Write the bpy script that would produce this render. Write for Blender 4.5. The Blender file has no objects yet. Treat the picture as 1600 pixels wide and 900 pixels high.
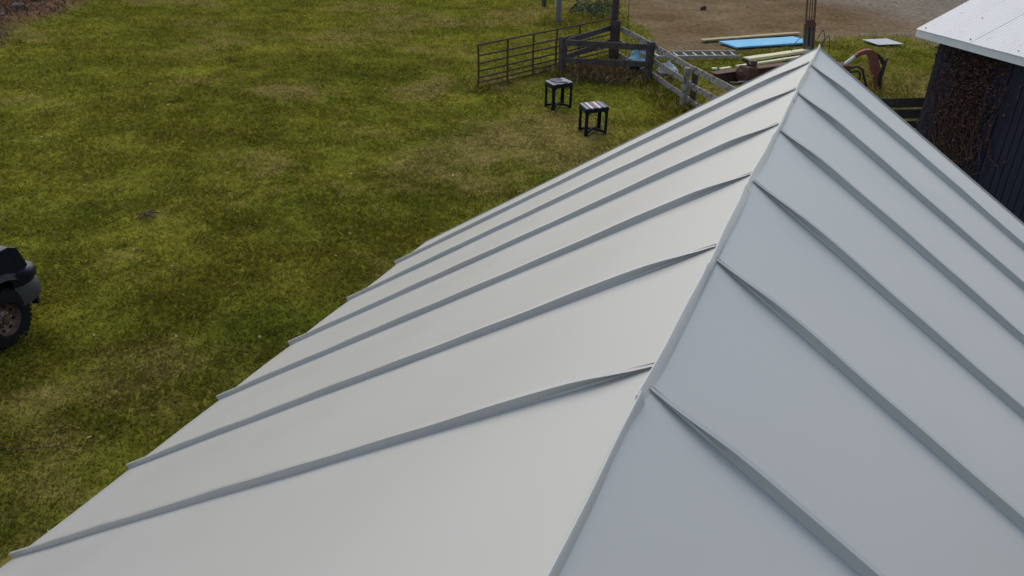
import bpy, bmesh, math, random
import numpy as np
from mathutils import Vector, Matrix
R = math.radians
rnd = random.Random(7)
sc = bpy.context.scene
C = sc.collection

# ------------------------------------------------------------------ camera
def aim(yaw, pitch, roll):
    fw = Vector((math.sin(yaw)*math.cos(pitch), math.cos(yaw)*math.cos(pitch), -math.sin(pitch)))
    rt = Vector((math.cos(yaw), -math.sin(yaw), 0))
    up = rt.cross(fw)
    r2 = rt*math.cos(roll) + up*math.sin(roll)
    u2 = -rt*math.sin(roll) + up*math.cos(roll)
    return Matrix((r2, u2, -fw)).transposed()
cd = bpy.data.cameras.new('camera'); cam = bpy.data.objects.new('camera', cd); C.objects.link(cam)
cd.sensor_width = 36; cd.lens = 36*1213.1/1600; cd.clip_start = 0.05; cd.clip_end = 3000
cam.matrix_world = Matrix.Translation((0.181, -3.197, 5.4355)) @ aim(-0.413, 0.499, 0.019).to_4x4()
sc.camera = cam

# ------------------------------------------------------------------ sky and sun (overcast)
SUN_EL, SUN_AZ = R(50), R(-34)          # azimuth from +Y towards -X
wd = bpy.data.worlds.new('World'); sc.world = wd; wd.use_nodes = True
nt = wd.node_tree; nt.nodes.clear()
sky = nt.nodes.new('ShaderNodeTexSky'); sky.sky_type = 'NISHITA'; sky.sun_disc = False
sky.sun_elevation = SUN_EL; sky.sun_rotation = SUN_AZ; sky.dust_density = 2.0; sky.air_density = 1.2; sky.ozone_density = 1.0
hs = nt.nodes.new('ShaderNodeHueSaturation'); hs.inputs['Saturation'].default_value = 0.82
bg = nt.nodes.new('ShaderNodeBackground'); bg.inputs['Strength'].default_value = 0.15
out = nt.nodes.new('ShaderNodeOutputWorld')
nt.links.new(sky.outputs[0], hs.inputs['Color']); nt.links.new(hs.outputs[0], bg.inputs['Color']); nt.links.new(bg.outputs[0], out.inputs['Surface'])
sd = bpy.data.lights.new('sun', 'SUN'); sun = bpy.data.objects.new('sun', sd); C.objects.link(sun)
sd.energy = 0.58; sd.angle = R(40); sd.color = (1.0, 0.87, 0.64)
sdir = Vector((math.sin(SUN_AZ)*math.cos(SUN_EL), math.cos(SUN_AZ)*math.cos(SUN_EL), math.sin(SUN_EL)))
sun.rotation_euler = sdir.to_track_quat('Z', 'Y').to_euler(); sun.location = (-10, 15, 30)
vs = sc.view_settings
vs.view_transform = 'Standard'; vs.look = 'None'; vs.exposure = 0.25; vs.gamma = 1.0; vs.use_curve_mapping = False

# ------------------------------------------------------------------ numpy value noise
_tab = np.random.RandomState(3).rand(512, 512)
def vn(x, y, s, seed=0):
    x = np.asarray(x, float)/s + 37.7*seed; y = np.asarray(y, float)/s + 91.3*seed
    xi = np.floor(x).astype(int); yi = np.floor(y).astype(int)
    fx = x-xi; fy = y-yi; fx = fx*fx*(3-2*fx); fy = fy*fy*(3-2*fy)
    a = _tab[xi % 512, yi % 512]; b = _tab[(xi+1) % 512, yi % 512]
    c = _tab[xi % 512, (yi+1) % 512]; d = _tab[(xi+1) % 512, (yi+1) % 512]
    return (a*(1-fx)+b*fx)*(1-fy) + (c*(1-fx)+d*fx)*fy
def fbm(x, y, s, seed=0, o=4):
    v = 0; a = .5; t = 0
    for i in range(o):
        v = v + a*vn(x, y, s/2**i, seed+i*5); t += a; a *= .55
    return v/t
def sstep(a, b, x):
    t = np.clip((np.asarray(x, float)-a)/(b-a), 0, 1); return t*t*(3-2*t)

# ------------------------------------------------------------------ materials
def mat(name, col, rough=.7, col2=None, scale=6., bump=.0, bscale=None, metallic=0., spec=.5, stretch=(1, 1, 1), col3=None, s3=1.5, lim3=(.55, .7), obj_coords=True, attr=None):
    m = bpy.data.materials.new(name); m.use_nodes = True
    n = m.node_tree; L = n.links; p = n.nodes['Principled BSDF']
    p.inputs['Roughness'].default_value = rough; p.inputs['Metallic'].default_value = metallic
    p.inputs['Specular IOR Level'].default_value = spec
    tc = n.nodes.new('ShaderNodeTexCoord'); mp = n.nodes.new('ShaderNodeMapping'); mp.inputs['Scale'].default_value = stretch
    L.new(tc.outputs['Object'], mp.inputs['Vector'])
    def noise(s, d=6, r=.6):
        t = n.nodes.new('ShaderNodeTexNoise'); t.inputs['Scale'].default_value = s; t.inputs['Detail'].default_value = d
        t.inputs['Roughness'].default_value = r; L.new(mp.outputs[0], t.inputs['Vector']); return t
    def ramp(src, a, b):
        r_ = n.nodes.new('ShaderNodeMapRange'); r_.inputs['From Min'].default_value = a; r_.inputs['From Max'].default_value = b
        L.new(src, r_.inputs['Value']); return r_.outputs[0]
    cur = None
    if attr:
        at = n.nodes.new('ShaderNodeAttribute'); at.attribute_name = attr; cur = at.outputs['Color']
    c4 = lambda c: (c[0], c[1], c[2], 1)
    if col2 is not None:
        mx = n.nodes.new('ShaderNodeMix'); mx.data_type = 'RGBA'
        if attr:
            mx.blend_type = 'MULTIPLY'; L.new(cur, mx.inputs[6]); mx.inputs[0].default_value = 1
            m2 = n.nodes.new('ShaderNodeMix'); m2.data_type = 'RGBA'
            L.new(ramp(noise(scale).outputs[0], .3, .7), m2.inputs[0]); m2.inputs[6].default_value = c4(col); m2.inputs[7].default_value = c4(col2)
            L.new(m2.outputs[2], mx.inputs[7])
        else:
            L.new(ramp(noise(scale).outputs[0], .3, .7), mx.inputs[0]); mx.inputs[6].default_value = c4(col); mx.inputs[7].default_value = c4(col2)
        cur = mx.outputs[2]
    if col3 is not None:
        m3 = n.nodes.new('ShaderNodeMix'); m3.data_type = 'RGBA'
        L.new(ramp(noise(s3, 8, .7).outputs[0], *lim3), m3.inputs[0])
        if cur: L.new(cur, m3.inputs[6])
        else: m3.inputs[6].default_value = c4(col)
        m3.inputs[7].default_value = c4(col3); cur = m3.outputs[2]
    if cur: L.new(cur, p.inputs['Base Color'])
    else: p.inputs['Base Color'].default_value = c4(col)
    if bump:
        b = n.nodes.new('ShaderNodeBump'); b.inputs['Strength'].default_value = bump; b.inputs['Distance'].default_value = .02
        L.new(noise(bscale or scale*3).outputs[0], b.inputs['Height']); L.new(b.outputs[0], p.inputs['Normal'])
    return m

M = {}
M['roof'] = mat('roof_steel', (.475, .462, .425), .34, (.50, .487, .45), .8, bump=.02, bscale=1.8, spec=.5, col3=(.46, .447, .412), s3=1.6, lim3=(.55, .8))
_n = M['roof'].node_tree; _p = _n.nodes['Principled BSDF']                  # dust and rain marks vary the sheen
_t = _n.nodes.new('ShaderNodeTexNoise'); _t.inputs['Scale'].default_value = 3.2; _t.inputs['Detail'].default_value = 9; _t.inputs['Roughness'].default_value = .7
_r = _n.nodes.new('ShaderNodeMapRange'); _r.inputs['From Min'].default_value = .3; _r.inputs['From Max'].default_value = .7; _r.inputs['To Min'].default_value = .32; _r.inputs['To Max'].default_value = .39
_c = _n.nodes.new('ShaderNodeTexCoord'); _n.links.new(_c.outputs['Object'], _t.inputs['Vector']); _n.links.new(_t.outputs[0], _r.inputs['Value']); _n.links.new(_r.outputs[0], _p.inputs['Roughness'])
M['roofside'] = mat('seam_steel', (.465, .452, .416), .26, (.495, .482, .446), 3., spec=.6)
M['wood'] = mat('weathered_wood', (.21, .18, .155), .9, (.40, .35, .305), 7., bump=.6, bscale=30, spec=.2, col3=(.07, .052, .042), s3=6, lim3=(.50, .62))
M['wooddark'] = mat('dark_weathered_wood', (.058, .045, .040), .9, (.115, .092, .084), 5., bump=.5, bscale=30, spec=.2, col3=(.022, .016, .014), s3=6)
M['woodmid'] = mat('brown_fence_board', (.075, .060, .052), .9, (.13, .108, .095), 5., bump=.5, bscale=30, spec=.2, col3=(.04, .03, .026), s3=6)
M['postbrown'] = mat('brown_post', (.040, .022, .018), .8, (.075, .045, .036), 6, bump=.4, bscale=25)
M['rustgate'] = mat('rusty_tube', (.055, .028, .017), .85, (.085, .044, .025), 12, bump=.2)
M['black'] = mat('black_plastic', (.010, .010, .013), .75, (.016, .016, .020), 8, spec=.2)
M['slatgrey'] = mat('grey_slat', (.22, .22, .25), .6, (.28, .28, .31), 8)
M['slatdark'] = mat('dark_slat', (.05, .05, .065), .6, (.09, .09, .10), 8)
M['slatwhite'] = mat('white_slat', (.72, .71, .74), .6, (.6, .58, .62), 8)
M['slatred'] = mat('pink_slat', (.42, .08, .13), .6, (.30, .10, .15), 8)
M['alu'] = mat('aluminium', (.42, .40, .38), .5, (.33, .31, .30), 6, metallic=.4)
M['blue'] = mat('blue_board', (.10, .44, .70), .6, (.13, .48, .74), 2.5, col3=(.26, .54, .72), s3=1.6, lim3=(.5, .75))
M['tan'] = mat('tan_lumber', (.42, .32, .15), .75, (.36, .27, .13), 4)
M['cream'] = mat('cream_lumber', (.78, .70, .42), .7, (.70, .62, .38), 3)
M['rust'] = mat('rusted_steel', (.11, .05, .032), .85, (.165, .08, .05), 5, bump=.4, col3=(.05, .026, .022), s3=4)
M['redrust'] = mat('red_rust_paint', (.20, .05, .034), .8, (.28, .10, .065), 5, bump=.3, col3=(.07, .03, .022), s3=5)
M['darksteel'] = mat('dark_steel', (.025, .022, .022), .6, (.05, .04, .036), 6)
M['greysteel'] = mat('grey_steel', (.25, .24, .23), .5, (.33, .32, .31), 5)
M['white'] = mat('white_paint', (.78, .78, .76), .55, (.68, .68, .66), 4, col3=(.5, .48, .44), s3=5, lim3=(.6, .8))
M['galv'] = mat('galvanised_sheet', (.40, .41, .42), .6, (.47, .48, .49), 3)
M['barnroof'] = mat('white_roof_sheet', (.68, .67, .66), .5, (.62, .615, .61), 1.2, col3=(.42, .40, .37), s3=5.5, lim3=(.62, .78))
M['siding'] = mat('black_siding', (.013, .013, .029), .65, (.021, .021, .043), 4, bump=.4, bscale=18, stretch=(1, 1, .2), col3=(.030, .030, .046), s3=3, lim3=(.55, .75), spec=.3)
M['vine'] = mat('dead_vine', (.055, .028, .019), .95, (.115, .064, .040), 9)
M['vineleaf'] = mat('dead_leaf', (.070, .028, .019), .95, (.125, .058, .038), 6)
M['paint'] = mat('dark_blue_paint', (.008, .009, .017), .34, (.011, .012, .021), 2, spec=.25, col3=(.022, .022, .026), s3=3, lim3=(.55, .75))
M['trim'] = mat('black_trim', (.013, .013, .016), .75, (.019, .019, .023), 7, spec=.25)
M['bumpgrey'] = mat('grey_bumper', (.062, .060, .055), .6, (.085, .082, .075), 4, spec=.25)
M['tyre'] = mat('tyre_rubber', (.008, .0075, .0075), .9, (.015, .013, .012), 10, bump=.3, bscale=60, spec=.2)
M['rim'] = mat('rusty_rim', (.22, .15, .12), .45, (.10, .05, .035), 9, metallic=.5)
M['chrome'] = mat('worn_chrome', (.75, .72, .70), .25, metallic=.9)
M['glass'] = mat('dark_glass', (.01, .012, .014), .08)
M['straw'] = mat('straw', (.2, .13, .06), .9, attr='col', col2=(1, 1, 1)); 
M['rock'] = mat('field_stone', (.06, .045, .038), .95, (.12, .095, .082), 3, bump=.6, bscale=8)
M['leaf'] = mat('shrub_leaf', (.03, .05, .012), .7, (.05, .07, .018), 3)
M['bag'] = mat('white_bag', (.55, .60, .64), .55, (.65, .68, .70), 4)
M['bluebag'] = mat('blue_bag', (.08, .36, .55), .5, (.45, .58, .64), 4.5)
M['rag'] = mat('grey_rag', (.20, .17, .20), .9, (.32, .28, .32), 14)
M['greypost'] = mat('grey_post', (.10, .10, .115), .8, (.15, .15, .165), 6)
M['lump'] = mat('dark_red_lump', (.05, .018, .018), .85, (.085, .035, .032), 6, bump=.5)
M['wallboard'] = mat('shed_boarding', (.20, .15, .11), .8, (.27, .21, .16), 3, bump=.3, stretch=(3, 3, .4))

def grass_mat():
    m = bpy.data.materials.new('grass_blades'); m.use_nodes = True
    n = m.node_tree; L = n.links; n.nodes.remove(n.nodes['Principled BSDF']); o = n.nodes['Material Output']
    at = n.nodes.new('ShaderNodeAttribute'); at.attribute_name = 'col'
    d = n.nodes.new('ShaderNodeBsdfDiffuse'); t = n.nodes.new('ShaderNodeBsdfTranslucent'); mx = n.nodes.new('ShaderNodeMixShader'); mx.inputs[0].default_value = .46
    L.new(at.outputs['Color'], d.inputs['Color']); L.new(at.outputs['Color'], t.inputs['Color'])
    L.new(d.outputs[0], mx.inputs[1]); L.new(t.outputs[0], mx.inputs[2]); L.new(mx.outputs[0], o.inputs['Surface'])
    return m
M['grass'] = grass_mat()

def ground_mat():
    m = bpy.data.materials.new('ground_soil'); m.use_nodes = True
    n = m.node_tree; L = n.links; p = n.nodes['Principled BSDF']; p.inputs['Roughness'].default_value = .95; p.inputs['Specular IOR Level'].default_value = .0
    tc = n.nodes.new('ShaderNodeTexCoord')
    at = n.nodes.new('ShaderNodeAttribute'); at.attribute_name = 'col'
    def noise(s, d=8, r=.65):
        t = n.nodes.new('ShaderNodeTexNoise'); t.inputs['Scale'].default_value = s; t.inputs['Detail'].default_value = d; t.inputs['Roughness'].default_value = r
        L.new(tc.outputs['Object'], t.inputs['Vector']); return t
    mr = n.nodes.new('ShaderNodeMapRange'); mr.inputs['From Min'].default_value = .3; mr.inputs['From Max'].default_value = .7
    mr.inputs['To Min'].default_value = .55; mr.inputs['To Max'].default_value = 1.4
    L.new(noise(5.).outputs[0], mr.inputs['Value'])
    mx = n.nodes.new('ShaderNodeMix'); mx.data_type = 'RGBA'; mx.blend_type = 'MULTIPLY'; mx.inputs[0].default_value = 1
    L.new(at.outputs['Color'], mx.inputs[6]); L.new(mr.outputs[0], mx.inputs[7])
    L.new(mx.outputs[2], p.inputs['Base Color'])
    b = n.nodes.new('ShaderNodeBump'); b.inputs['Strength'].default_value = .8; b.inputs['Distance'].default_value = .06
    L.new(noise(9.).outputs[0], b.inputs['Height']); L.new(b.outputs[0], p.inputs['Normal'])
    return m
M['ground'] = ground_mat()

# ------------------------------------------------------------------ mesh helpers
WO = {}                                    # world origin of each built object
class MB:
    def __init__(s): s.v = []; s.f = []
    def add(s, vs, fs):
        o = len(s.v); s.v += [Vector(v) for v in vs]; s.f += [tuple(i+o for i in f) for f in fs]; return s
    def hexa(s, P):                        # 8 corners: bottom loop 0-3, top loop 4-7
        return s.add(P, [(3, 2, 1, 0), (4, 5, 6, 7), (0, 1, 5, 4), (1, 2, 6, 5), (2, 3, 7, 6), (3, 0, 4, 7)])
    def box(s, c, d, rot=0):
        c = Vector(c); q = Matrix.Rotation(rot, 3, 'Z'); x, y, z = (k/2 for k in d)
        return s.hexa([c + q @ Vector(k) for k in ((-x, -y, -z), (x, -y, -z), (x, y, -z), (-x, y, -z), (-x, -y, z), (x, -y, z), (x, y, z), (-x, y, z))])
    def beam(s, a, b, w, h, up=(0, 0, 1), segs=1, jit=0.):
        a = Vector(a); b = Vector(b); d = (b-a).normalized(); up = Vector(up)
        sd_ = d.cross(up)
        if sd_.length < 1e-4: sd_ = d.cross(Vector((1, 0, 0)))
        sd_.normalize(); u = sd_.cross(d).normalized()
        rings = []
        for i in range(segs+1):
            c = a.lerp(b, i/segs)
            j = lambda: rnd.uniform(-jit, jit)
            rings.append([c + sd_*(sx*w/2+j()) + u*(sz*h/2+j()) for sx, sz in ((-1, -1), (1, -1), (1, 1), (-1, 1))])
        vs_ = [v for r_ in rings for v in r_]; fs = [(3, 2, 1, 0), tuple(4*segs+k for k in (0, 1, 2, 3))]
        for i in range(segs):
            for k in range(4):
                k2 = (k+1) % 4; fs.append((4*i+k, 4*i+k2, 4*i+4+k2, 4*i+4+k))
        return s.add(vs_, fs)
    def tube(s, pts, r, n=8, cap=True):
        pts = [Vector(p) for p in pts]; rr = r if isinstance(r, (list, tuple)) else [r]*len(pts)
        vs_ = []; prev = None
        for i, p in enumerate(pts):
            d = (pts[min(i+1, len(pts)-1)] - pts[max(i-1, 0)]).normalized()
            a = prev if prev else (Vector((0, 0, 1)) if abs(d.z) < .9 else Vector((1, 0, 0)))
            x = (a - d*a.dot(d)).normalized(); y = d.cross(x); prev = x
            vs_ += [p + (x*math.cos(2*math.pi*k/n) + y*math.sin(2*math.pi*k/n))*rr[i] for k in range(n)]
        fs = []
        for i in range(len(pts)-1):
            for k in range(n):
                k2 = (k+1) % n; fs.append((i*n+k, i*n+k2, (i+1)*n+k2, (i+1)*n+k))
        if cap: fs += [tuple(range(n-1, -1, -1)), tuple((len(pts)-1)*n+k for k in range(n))]
        return s.add(vs_, fs)
    def lathe(s, prof, c, axis=(0, 0, 1), n=20):
        c = Vector(c); ax = Vector(axis).normalized(); x = ax.orthogonal().normalized(); y = ax.cross(x)
        vs_ = []
        for r_, h in prof:
            vs_ += [c + ax*h + (x*math.cos(2*math.pi*k/n)+y*math.sin(2*math.pi*k/n))*r_ for k in range(n)]
        fs = []
        for i in range(len(prof)-1):
            for k in range(n):
                k2 = (k+1) % n; fs.append((i*n+k, i*n+k2, (i+1)*n+k2, (i+1)*n+k))
        return s.add(vs_, fs)
    def prism(s, poly, dvec):              # closed polygon (3-D points) pushed along dvec
        P = [Vector(p) for p in poly]; n = len(P); d = Vector(dvec)
        fs = [tuple(range(n-1, -1, -1)), tuple(range(n, 2*n))]
        for k in range(n):
            k2 = (k+1) % n; fs.append((k, k2, n+k2, n+k))
        return s.add(P+[p+d for p in P], fs)
    def xf(s, mtx): s.v = [mtx @ v for v in s.v]; return s
    def build(s, name, m, parent=None, smooth=False, bevel=0., origin=None):
        xs = np.array([tuple(v) for v in s.v]); lo = xs.min(0); hi = xs.max(0)
        o = Vector(origin) if origin else Vector(((lo[0]+hi[0])/2, (lo[1]+hi[1])/2, lo[2]))
        me = bpy.data.meshes.new(name); me.from_pydata([tuple(v-o) for v in s.v], [], s.f)
        bm = bmesh.new(); bm.from_mesh(me); bmesh.ops.recalc_face_normals(bm, faces=bm.faces)
        if bevel: bmesh.ops.bevel(bm, geom=[e for e in bm.edges if e.is_manifold and e.calc_face_angle(0) > .5], offset=bevel, segments=2, affect='EDGES', profile=.6)
        bm.to_mesh(me); bm.free()
        if smooth:
            me.polygons.foreach_set('use_smooth', [True]*len(me.polygons)); me.set_sharp_from_angle(angle=R(40))
        me.materials.append(m if not isinstance(m, str) else M[m])
        ob = bpy.data.objects.new(name, me); C.objects.link(ob); place(ob, o, parent); return ob
def place(ob, o, parent):
    WO[ob.name] = Vector(o)
    ob.location = Vector(o) - (WO[parent.name] if parent else Vector())
    if parent: ob.parent = parent
def thing(name, loc, label, cat, group=None):
    e = bpy.data.objects.new(name, None); C.objects.link(e); e.empty_display_size = .2
    place(e, loc, None); return tag(e, label, cat, group)
def tag(o, label=None, cat=None, group=None, kind=None):
    for k, v in (('label', label), ('category', cat), ('group', group), ('kind', kind)):
        if v: o[k] = v
    return o

# ------------------------------------------------------------------ terrain functions
def hz(x, y):
    return .10*(fbm(x, y, 5., 2, 3)-.5) + .05*(fbm(x, y, 1.2, 9, 2)-.5)
def gz(x, y): return float(hz(np.array([x]), np.array([y]))[0])
DB = np.array([(-60, 52), (-13, 40), (-10.3, 33), (-8.5, 27.2), (-6.8, 24.0), (-5.0, 23.6), (-3.4, 25.4), (-1.6, 27.6), (0, 29.0), (2.4, 29.4), (6, 27.5), (60, 26)])
def dirtmask(x, y):
    yb = np.interp(x, DB[:, 0], DB[:, 1])
    n = fbm(x, y, 3., 11)-.5
    return sstep(-1.0, 1.2, y-yb+5.*n)
def bankmask(x, y):                       # brown bank at the far left
    d = ((x+28.3)*-.80 + (y-18.4)*-.59)   # distance beyond its edge line, away from the field
    return sstep(-.3, .9, d + 1.6*(fbm(x, y, 2.5, 21)-.5))
def lawn_near(x, y):                       # worn strip along the eave and by the stools
    d1 = np.abs(x+2.2)
    return sstep(2.6, .3, d1 + 1.2*fbm(x, y, 1.5, 31))*(y < 3)
def zf(x, y):
    return hz(x, y) + bankmask(x, y)*(.35+.9*(fbm(x, y, 2.2, 83)-.4))*np.exp(-((x+31)/22)**2-((y-18)/22)**2)
PAL = np.array([(.128, .142, .018), (.186, .176, .023), (.222, .196, .027), (.275, .202, .078), (.200, .138, .056)])
def turfcol(x, y):
    big = fbm(x, y, 7., 41); mid = fbm(x, y, 1.7, 47); dry = fbm(x, y, 3.2, 53); sm = fbm(x, y, .5, 59, 3)
    g = np.clip((big-.35)*1.6 + (mid-.5)*1.5 + (sm-.5)*.8 + .15, 0, 1)
    c = PAL[0][None]*(1-g)[:, None] + PAL[1][None]*g[:, None]
    a_ = x*.916+y*.401; b_ = -x*.401+y*.916                # mowing rows and wheel tracks
    st = fbm(a_/3.2, b_, .9, 141, 3)
    c = c*(.70+.60*st)[:, None]
    y2 = sstep(.55, .78, fbm(x, y, 2.6, 61)+.25*(sm-.5))
    c = c*(1-y2*.5)[:, None] + PAL[2][None]*(y2*.5)[:, None]
    worn = np.exp(-((x+5.6)/2.1)**2-((y-12.6)/2.0)**2)*.55 + np.exp(-((x+7.6)/1.6)**2-((y-15.2)/1.6)**2)*.3 + lawn_near(x, y)*.55 + np.exp(-((x+12.3)/2.6)**2-((y-19.8)/1.0)**2)*.32 + np.exp(-((x+10.6)/1.0)**2-((y-16.2)/1.6)**2)*.4
    dd = sstep(.52, .84, dry + .36*(mid-.5) + .42*(sm-.5) + .42*worn) * .64
    c = c*(1-dd)[:, None] + (PAL[3]*.55+PAL[4]*.45)[None]*dd[:, None]
    return c, dd
def soilcol(x, y):
    n = fbm(x, y, 2.2, 71); n2 = fbm(x, y, 9., 77); n3 = fbm(x, y, .6, 79, 3)
    a = np.array((.155, .098, .055)); b = np.array((.225, .165, .100)); g = np.array((.245, .210, .178))
    t = np.clip((n-.3)*2.2, 0, 1)[:, None]
    c = a[None]*(1-t)+b[None]*t
    gr = sstep(-4, 3, x + (y-34)*.7 + 9*(n2-.5))[:, None]*.85
    c = c*(1-gr)+g[None]*gr
    return c*(.75+.5*n3)[:, None]

def col_attr(me, arr, dom='POINT'):
    a = me.color_attributes.new('col', 'FLOAT_COLOR', dom)
    c = np.ones((len(arr), 4), np.float32); c[:, :3] = arr; a.data.foreach_set('color', c.ravel())

# ------------------------------------------------------------------ ground sheet
def axis(lo, hi, st, far):
    core = np.arange(lo, hi+1e-6, st); g = np.geomspace(st*2, far, 26)
    return np.concatenate([(lo-g)[::-1], core, hi+g])
gx = axis(-40, 10, .25, 900); gy = axis(-10, 48, .25, 900)
X, Y = np.meshgrid(gx, gy, indexing='ij'); xf_, yf_ = X.ravel(), Y.ravel()
bk = bankmask(xf_, yf_)
Z = zf(xf_, yf_)
nx, ny = len(gx), len(gy)
idx = np.arange(nx*ny).reshape(nx, ny)
F = np.stack([idx[:-1, :-1], idx[1:, :-1], idx[1:, 1:], idx[:-1, 1:]], -1).reshape(-1, 4)
me = bpy.data.meshes.new('ground')
me.vertices.add(nx*ny); me.vertices.foreach_set('co', np.stack([xf_, yf_, Z], 1).ravel())
me.loops.add(F.size); me.loops.foreach_set('vertex_index', F.ravel())
me.polygons.add(len(F)); me.polygons.foreach_set('loop_start', np.arange(0, F.size, 4)); me.polygons.foreach_set('loop_total', np.full(len(F), 4))
me.update(calc_edges=True); me.polygons.foreach_set('use_smooth', np.ones(len(F), bool))
tcol, tdry = turfcol(xf_, yf_); scol = soilcol(xf_, yf_)
dm = dirtmask(xf_, yf_)[:, None]*.92
gcol = tcol*1.0*(1-dm) + scol*dm
gcol = gcol*(1-bk[:, None]) + (np.array((.150, .085, .055))[None]*(.25+1.3*fbm(xf_, yf_, .7, 87))[:, None])*bk[:, None]
col_attr(me, gcol)
me.materials.append(M['ground'])
go = bpy.data.objects.new('ground', me); C.objects.link(go); tag(go, 'rough grass field and bare brown soil around the buildings', kind='structure')

# ------------------------------------------------------------------ blades (grass, straw, brush) as single-face leaves
def blades(name, x, y, z0, ln, wd_, lean, col, m, label, cat, seed=1):
    r = np.random.RandomState(seed); n = len(x)
    th = r.rand(n)*2*np.pi; ph = r.rand(n)*2*np.pi
    up = np.cos(lean)*ln; hr = np.sin(lean)*ln
    b = np.stack([x, y, z0], 1); sx = np.stack([np.cos(ph)*wd_/2, np.sin(ph)*wd_/2, np.zeros(n)], 1)
    mid = b + np.stack([np.cos(th)*hr*.35, np.sin(th)*hr*.35, up*.62], 1)
    tip = b + np.stack([np.cos(th)*hr, np.sin(th)*hr, up], 1)
    V = np.stack([b-sx, b+sx, mid+sx*.7, tip], 1).reshape(-1, 3)
    V = V.astype(np.float32)
    i = np.arange(n)*4; Fq = np.stack([i, i+1, i+2, i+3], 1)
    me = bpy.data.meshes.new(name)
    me.vertices.add(n*4); me.vertices.foreach_set('co', V.ravel())
    me.loops.add(n*4); me.loops.foreach_set('vertex_index', Fq.ravel())
    me.polygons.add(n); me.polygons.foreach_set('loop_start', i); me.polygons.foreach_set('loop_total', np.full(n, 4))
    me.update(calc_edges=True)
    col_attr(me, np.repeat(col, 4, 0))
    me.materials.append(M[m]); o = bpy.data.objects.new(name, me); C.objects.link(o)
    return tag(o, label, cat, kind='stuff')

rs = np.random.RandomState(5)
N = 780000
rr = 6.5*np.power(48/6.5, rs.rand(N)**.82); aa = rs.uniform(R(-106), R(12), N)          # denser close to the shed
bx_, by_ = .2+rr*np.sin(aa), -3.2+rr*np.cos(aa)
keep = ~((bx_ > -1.55) & (bx_ < 1.8) & (by_ < .1)) & (bx_ > -39.5) & (by_ < 47)
dmk = dirtmask(bx_, by_); bmk = bankmask(bx_, by_)
clump = fbm(bx_, by_, .7, 101, 3)
keep &= rs.rand(N) > np.clip(dmk*1.05, 0, .985)
keep &= rs.rand(N) > bmk*.8
keep &= rs.rand(N) < .55+.8*clump
barn_c = np.array((1.42, 14.2)); bd = np.array((-.6266, .7793)); be = np.array((.7793, .6266))
tdv = (bx_-barn_c[0])*bd[0]+(by_-barn_c[1])*bd[1]; tev = (bx_-barn_c[0])*be[0]+(by_-barn_c[1])*be[1]
keep &= ~((tdv < 0) & (tev > 0))
bx_, by_, rr, clump, dmk, bmk = [a[keep] for a in (bx_, by_, rr, clump, dmk, bmk)]
n = len(bx_)
c, dd = turfcol(bx_, by_)
c = c*(.80+.40*rs.rand(n))[:, None]*(.74+.52*fbm(bx_, by_, .22, 131, 2))[:, None]
tint = rs.rand(n)
c[tint > .965] = PAL[3]*(.7+.5*rs.rand((tint > .965).sum()))[:, None]; c[tint < .08] = PAL[2]; c[(tint > .10) & (tint < .17)] = PAL[0]
c[(tint > .17) & (tint < .195)] = np.array((.34, .33, .05))
c = np.where((bmk > .4)[:, None], np.array((.13, .085, .045))*(.6+.8*rs.rand(n))[:, None], c)
ln = (.030+.10*np.clip(clump-.25, 0, 1)+.03*rs.rand(n))*(1-.35*dd)*(.85+rr/60)
ln = np.where(tint > .965, ln*1.35, ln); wk = np.where(tint > .965, .6, 1.)
blades('grass', bx_, by_, zf(bx_, by_)-.005, ln, wk*(.0050+.0009*rr)*(.6+.8*rs.rand(n)), np.clip(rs.normal(1.08, .27, n), .1, 1.48), c, 'grass',
       'olive green rough mown grass covering the field', 'grass')

# fallen leaves and petals scattered on the lawn
n = 3200
lx = rs.uniform(-26, 3, n); ly = rs.uniform(-2, 34, n)
w = rs.rand(n) < (.25 + .9*np.exp(-((lx+7)/3.5)**2-((ly-19)/6)**2)); w &= ~((lx > -2.3) & (ly < .8))
lx, ly = lx[w], ly[w]; n = len(lx)
lc = np.array((.60, .52, .30))[None]*(.5+.9*rs.rand(n))[:, None]
blades('fallen_leaves', lx, ly, hz(lx, ly)+.05, rs.uniform(.03, .075, n), rs.uniform(.025, .05, n), np.full(n, 1.35), lc, 'straw',
       'pale dry fallen leaves scattered over the grass', 'leaves', 9)

# ------------------------------------------------------------------ the shed with its standing seam roof
RZ, SL, HW, SP = 4.8, .591, 1.899, .45
Y1, Y0 = .285, -6.02
TS = math.tan(SL); CS, SS = math.cos(SL), math.sin(SL)
shed = thing('metal_roofed_shed', (0, (Y0+Y1)/2, 0), 'long shed with a pale grey standing seam metal roof filling the foreground', 'shed')
for sx in (-1, 1): MB().box((sx*1.56, (Y0+Y1)/2, 1.75), (.12, Y1-Y0-.30, 3.5)).build('side_wall', 'wallboard', shed)
for yy in (Y0+.25, Y1-.25):
    MB().prism([(-1.5, yy-.05, 0), (1.5, yy-.05, 0), (1.5, yy-.05, 3.66), (0, yy-.05, RZ-.12), (-1.5, yy-.05, 3.66)], (0, .1, 0)).build('gable_wall', 'wallboard', shed)
def on_slope(side, u, y, up=0.):           # u = metres down the slope from the ridge
    return Vector((side*(u*CS + up*SS), y, RZ - u*SS + up*CS))
SLEN = HW/CS
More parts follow.
